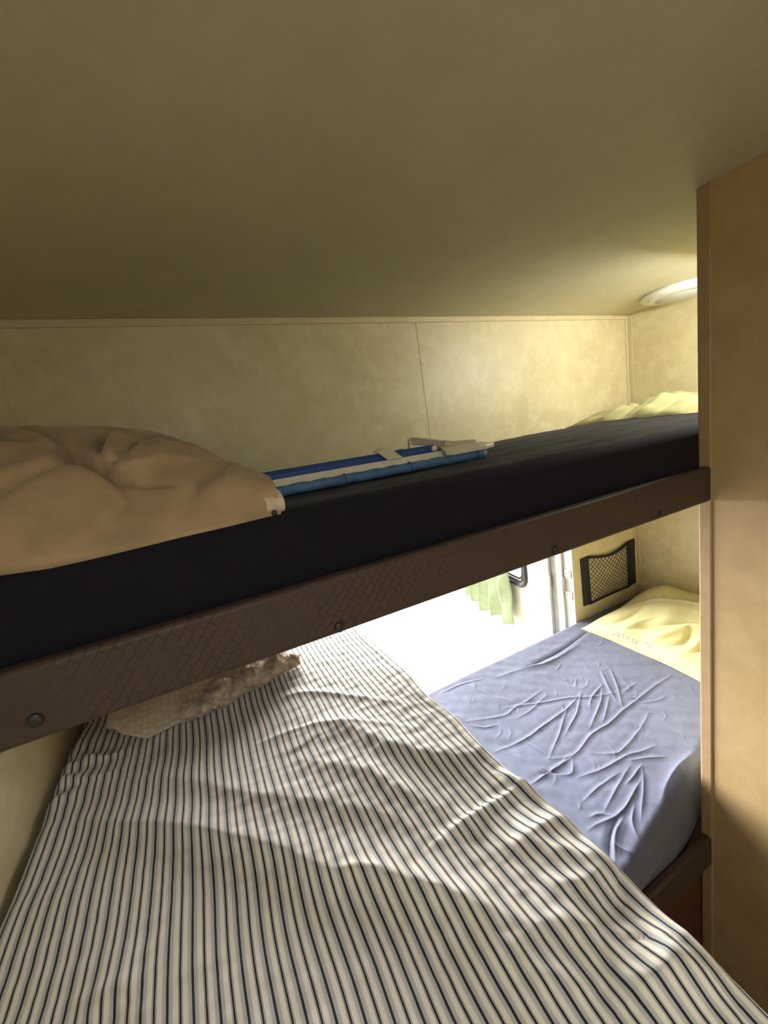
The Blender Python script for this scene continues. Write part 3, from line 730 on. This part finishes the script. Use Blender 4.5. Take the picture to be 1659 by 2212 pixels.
for i in range(nu):
    t = i / (nu - 1); xc = -.122 + .258 * t
    yc = float(np.interp(xc, [-.122, -.10, -.035, .05, .10, .135], [.866, .860, .878, .903, .912, .922])) + .003 * math.sin(17 * t)
    rad = .0235 * (math.sin(PI * min(max(t, .0), 1)) ** .30 if 0 < t < 1 else 0.02) * (1 + .16 * math.sin(24 * t + 1) + .10 * math.sin(41 * t)) * (.88 + .30 * t)
    for j in range(nv + 1):
        a = 2 * PI * j / nv
        w_ = 1 + .10 * math.sin(3 * a + 22 * t) + .07 * math.sin(5 * a - 35 * t)
        cu[i, j] = (xc + .004 * math.sin(a * 2 + 30 * t), yc + rad * 1.15 * math.cos(a) * w_, Z_BED + .006 + max(rad * (1 + math.sin(a) * w_), 0))
cu += .0008 * rr_.standard_normal(cu.shape); cu[:, -1] = cu[:, 0]
grid_mesh('fluffy_edge', cu, M['fur'], bl)
bl_edge = bl.children[-1]
# pile of the roll: short leaning tufts
pv, pf = [], []
fr = np.random.default_rng(8)
for _ in range(9000):
    i = fr.uniform(1, nu - 2); j = fr.uniform(0, nv)
    a0, b0 = int(i), int(j); fi, fj = i - a0, j - b0
    p = (1 - fi) * ((1 - fj) * cu[a0, b0] + fj * cu[a0, b0 + 1]) + fi * ((1 - fj) * cu[a0 + 1, b0] + fj * cu[a0 + 1, b0 + 1])
    e1 = cu[a0 + 1, b0] - cu[a0, b0]; e2 = cu[a0, b0 + 1] - cu[a0, b0]
    n_ = np.cross(e1, e2); L_ = np.linalg.norm(n_)
    if L_ < 1e-12: continue
    n_ = n_ / L_; ctr_ = cu[a0].mean(0)
    if np.dot(n_, p - ctr_) < 0: n_ = -n_
    if p[2] < Z_BED + .010: continue
    lean = np.array([math.sin(i * .21 + j * .5), math.cos(i * .17), -.5]) * .55 + fr.normal(0, .35, 3)
    d_ = n_ + lean; d_ = d_ / np.linalg.norm(d_) * fr.uniform(.004, .0085)
    t1 = np.cross(d_, [.3, .5, .8]); t1 = t1 / (np.linalg.norm(t1) + 1e-9) * .0010; t2 = np.cross(d_, t1); t2 = t2 / (np.linalg.norm(t2) + 1e-9) * .0010
    q0 = p - n_ * .001; k0 = len(pv)
    pv += [tuple(q0 + t1), tuple(q0 - .5 * t1 + .87 * t2), tuple(q0 - .5 * t1 - .87 * t2), tuple(q0 + d_)]
    pf += [(k0, k0 + 1, k0 + 3), (k0 + 1, k0 + 2, k0 + 3), (k0 + 2, k0, k0 + 3)]
me = bpy.data.meshes.new('pile'); me.from_pydata(pv, [], pf)
setp(link('pile', me, M['fur'], bl_edge, smooth=True), kind='stuff')

# ------------------------------------------------------------------ folded bed rail lying along the upper bunk
rl = empty('bed_rail', (.25, .62, 1.492), 'folded blue and off white bed rail with cream plastic catch beside the wall', 'bed rail')
rz = 1.4985; pts = [(.045 + .455 * i / 40, .600 + .0015 * math.sin(i * .9), rz + .0006 * math.sin(i * 1.7)) for i in range(41)]
bm = bmesh.new(); bm_tube(bm, pts, [.0082 + .0005 * math.sin(i * 2.3) for i in range(41)], 14)
from_bm('sleeved_tube', bm, M['blue_tube'], rl, smooth=True)
bm = bmesh.new()
for xx in (.215, .335, .478):
    bm = bmesh.new()
    bm_tube(bm, [(xx + .0006 * math.sin(q), .600 + .0090 * math.cos(q), rz + .0090 * math.sin(q)) for q in np.linspace(0, 2 * PI, 17)[:-1]], .0011, 6, closed=True)
    from_bm('sleeve_seam', bm, M['blue_band'], rl, smooth=True)
prism('flat_slat', [(.045, .611, 1.4985), (.045, .611, 1.5030), (.045, .646, 1.5150), (.045, .650, 1.5100)], (.390, 0, 0), M['white_band'], rl, .0012)
prism('webbing_band', [(.045, .655, 1.4955), (.045, .655, 1.5215), (.045, .665, 1.5290), (.045, .680, 1.4955)], (.385, 0, 0), M['blue_band'], rl, .002)
prism('teal_joint', [(.428, .652, 1.500), (.428, .652, 1.519), (.428, .668, 1.522), (.428, .668, 1.500)], (.055, 0, 0), M['teal'], rl, .002)
lathe('rivet', (.424, .6535, 1.5205), [(.0055, .003), (.0055, -.002), (.004, -.004), (.001, -.0045)], M['white_plastic'], rl, 16, 'y')
# white tag folded over the band
tg = np.zeros((10, 4, 3))
for i in range(10):
    t = i / 9
    for j in range(4):
        q = j / 3
        tg[i, j] = (.316 - .012 * t + .030 * q, .640 + .030 * t, 1.5145 + .022 * t ** 1.1 + .004 * math.sin(PI * q) * t - .006 * max(0, t - .75) * 4)
o = grid_mesh('fabric_tag', tg, M['white_plastic'], rl); sm = o.modifiers.new('t', 'SOLIDIFY'); sm.thickness = .0022
# cream plastic catch: a wedge plate and the channel arm it swings on
ct = prism('catch_plate', [(.413, .600, 1.5065), (.421, .590, 1.5055), (.500, .592, 1.5055), (.532, .606, 1.5065), (.530, .640, 1.5110), (.475, .660, 1.5135), (.448, .672, 1.5150)], (0, .0004, .0085), M['white_plastic'], rl, .0022)
prism('catch_ridge', [(.452, .655, 1.522), (.505, .632, 1.519), (.512, .634, 1.523), (.460, .662, 1.527)], (0, .004, .003), M['white_plastic'], ct, .0008)
ar = prism('catch_arm', [(.470, .662, 1.5165), (.427, .745, 1.5320), (.427, .745, 1.5450), (.470, .662, 1.5255)], (.006, .003, 0), M['white_plastic'], rl, .0012)
prism('arm_flange', [(.470, .662, 1.5255), (.427, .745, 1.5450), (.437, .752, 1.5455), (.480, .668, 1.5260)], (0, 0, .003), M['white_plastic'], ar, .0008)
prism('arm_end', [(.427, .745, 1.5470), (.418, .738, 1.5440), (.414, .735, 1.5170), (.424, .743, 1.5170)], (.004, .010, 0), M['white_plastic'], ar, .001)
prism('brown_strip', [(.345, .735, 1.500), (.345, .735, 1.522), (.405, .742, 1.528), (.415, .742, 1.500)], (0, .004, 0), M['brown_strip'], rl, .001)  # flat brown strip behind the catch arm

# ------------------------------------------------------------------ round ceiling fixture
cx_, cy_ = 1.745, .915
cf = empty('ceiling_light', (cx_, cy_, ZC), 'round white ceiling light with frosted lens above the upper bunk', 'ceiling light')
lathe('rim', (cx_, cy_, ZC), [(.075, -.001), (.122, -.0005), (.124, -.010), (.116, -.020), (.098, -.026), (.084, -.027), (.078, -.022), (.076, -.012)], M['light_white'], cf, 64)
lathe('lens', (cx_, cy_, ZC), [(.0795, -.010), (.0795, -.022), (.070, -.030), (.052, -.036), (.030, -.0385), (.010, -.039), (.001, -.039)], M['lens'], cf, 64)
for a in (.5, 2.6, 4.7):
    lathe('screw', (cx_ + .108 * math.cos(a), cy_ + .108 * math.sin(a), ZC - .0235), [(.004, .003), (.0045, 0), (.003, -.0015), (.001, -.0018)], M['screw'], cf, 12)

# tube lamp fixed high on the closet wall, behind the partition
lamp = empty('wall_lamp', (1.48, YBK, 1.838), 'slim lit tube lamp high on the closet wall behind the partition', 'lamp')
box('lamp_base', (1.22, YBK, 1.825), (1.74, YBK + .022, 1.851), M['light_white'], lamp, bev=.003)
box('added_hood', (1.22, YBK + .0005, 1.8525), (1.74, YBK + .078, 1.8565), M['light_white'], lamp, bev=.0015)  # unseen, added to cut the tube's hot spot on the ceiling
for x0_ in (1.22, 1.726): box('end_cap', (x0_, YBK + .0225, 1.824), (x0_ + .014, YBK + .046, 1.852), M['light_white'], lamp, bev=.003)
tube('lamp_tube', [(1.234 + .492 * i / 12, YBK + .034, 1.838) for i in range(13)], .0105, M['lamp_glow'], lamp, 16)

# ------------------------------------------------------------------ black net pocket on the wall under the bunk
np_ = empty('net_pocket', (1.67, YB, .67), 'black elastic mesh pocket on the tan wall above the yellow pillow', 'net pocket')
def strip(name, poly):
    return prism(name, [(x, YB - .0005, z) for x, z in poly], (0, -.004, 0), M['black_web'], np_, .0008)
strip('side_band', [(1.477, .897), (1.528, .8995), (1.535, .664), (1.481, .668)])
strip('side_band', [(1.806, .8985), (1.866, .9015), (1.866, .671), (1.806, .664)])
def zt_(x): return .894 - .020 * math.sin(PI * (x - 1.528) / (1.806 - 1.528)) - .004 * (x - 1.528)
def zb_(x): return .668 + .010 * math.sin(PI * (x - 1.528) / (1.806 - 1.528))
def yo_(x): return YB - .006 - .012 * math.sin(PI * (x - 1.515) / (1.82 - 1.515))
xs = np.linspace(1.522, 1.812, 20)
tube('top_hem', [(x, yo_(x), zt_(x)) for x in xs], .0062, M['black_web'], np_, 8)
tube('bottom_hem', [(x, yo_(x) + .004, zb_(x)) for x in xs], .0050, M['black_web'], np_, 8)
bm = bmesh.new(); NX, NZ = 12, 10
def node(i, j):
    x = 1.522 + (1.812 - 1.522) * i / NX; t = j / NZ
    x2 = x + .006 * math.sin(3 * t + i * .5) * math.sin(PI * i / NX)
    z = zb_(x2) + (zt_(x2) - zb_(x2)) * t - .012 * math.sin(PI * t) * math.sin(PI * i / NX)
    return (x2, yo_(x2) - .003 * math.sin(PI * t) + .001 * ((i + j) % 2), z)
for i0 in range(-NZ, NX + 1):
    for sgn in (1, -1):
        pts = []
        for j in range(NZ + 1):
            i = i0 + j if sgn == 1 else (NX - i0) - j
            if 0 <= i <= NX: pts.append(node(i, j))
        if len(pts) > 1: bm_tube(bm, pts, .0013, 5)
from_bm('mesh_net', bm, M['black_web'], np_, smooth=True)

# ------------------------------------------------------------------ light: overcast daylight, brightest low over the open side
wd = bpy.data.worlds.new('overcast'); scene.world = wd; wd.use_nodes = True
t = wd.node_tree; bg = t.nodes['Background']
gc = t.nodes.new('ShaderNodeTexCoord'); sx_ = t.nodes.new('ShaderNodeSeparateXYZ'); t.links.new(gc.outputs['Generated'], sx_.inputs[0])
mr = t.nodes.new('ShaderNodeMapRange'); mr.interpolation_type = 'SMOOTHSTEP'
for k_, v_ in (('From Min', .5), ('From Max', 1.0), ('To Min', 1.3), ('To Max', 44.0)): mr.inputs[k_].default_value = v_
t.links.new(sx_.outputs[1], mr.inputs['Value']); t.links.new(mr.outputs[0], bg.inputs['Strength'])
bg.inputs['Color'].default_value = (1, .97, .91, 1)

# area lamp outside the added rear window, filling from behind the photographer
ld = bpy.data.lights.new('hall_fill_light', 'AREA'); ld.shape = 'RECTANGLE'; ld.size = .34; ld.size_y = .64; ld.energy = 1.3; ld.color = (.94, .99, 1)
lo_ = bpy.data.objects.new('hall_fill_light', ld); COL.objects.link(lo_); lo_.location = (-.11, YREAR - .10, 1.51); lo_.rotation_euler = (PI / 2, 0, 0)

# area lamp in the added roof vent, brightening the striped bed
l2 = bpy.data.lights.new('roof_fill_light', 'AREA'); l2.shape = 'RECTANGLE'; l2.size = .36; l2.size_y = .38; l2.energy = 6.5; l2.color = (.95, .99, 1)
lo2 = bpy.data.objects.new('roof_fill_light', l2); COL.objects.link(lo2); lo2.location = ((SX0 + SX1) / 2, (SY0 + SY1) / 2, ZC + .02)

# ------------------------------------------------------------------ camera
cam = bpy.data.cameras.new('camera'); co = bpy.data.objects.new('camera', cam); COL.objects.link(co)
d_ = Vector((0.410081, 0.894983, -0.175613)); r_ = Vector((0.888003, -0.43572, -0.146965)); u_ = Vector((0.208049, 0.095677, 0.973428))
mt = Matrix((r_, u_, -d_)).transposed().to_4x4(); mt.translation = Vector((0, 0, 1.55)); co.matrix_world = mt
cam.sensor_fit = 'VERTICAL'; cam.sensor_height = 24; cam.lens = 24 * 857.15 / 2212; cam.clip_start = .01
scene.camera = co

scene.view_settings.view_transform = 'Standard'; scene.view_settings.look = 'None'
scene.view_settings.gamma = 1; scene.view_settings.exposure = 0.0
cy = scene.cycles
cy.max_bounces = 10; cy.diffuse_bounces = 6; cy.glossy_bounces = 4; cy.transmission_bounces = 6
cy.caustics_reflective = False; cy.caustics_refractive = False; cy.sample_clamp_indirect = 8
cy.use_denoising = True
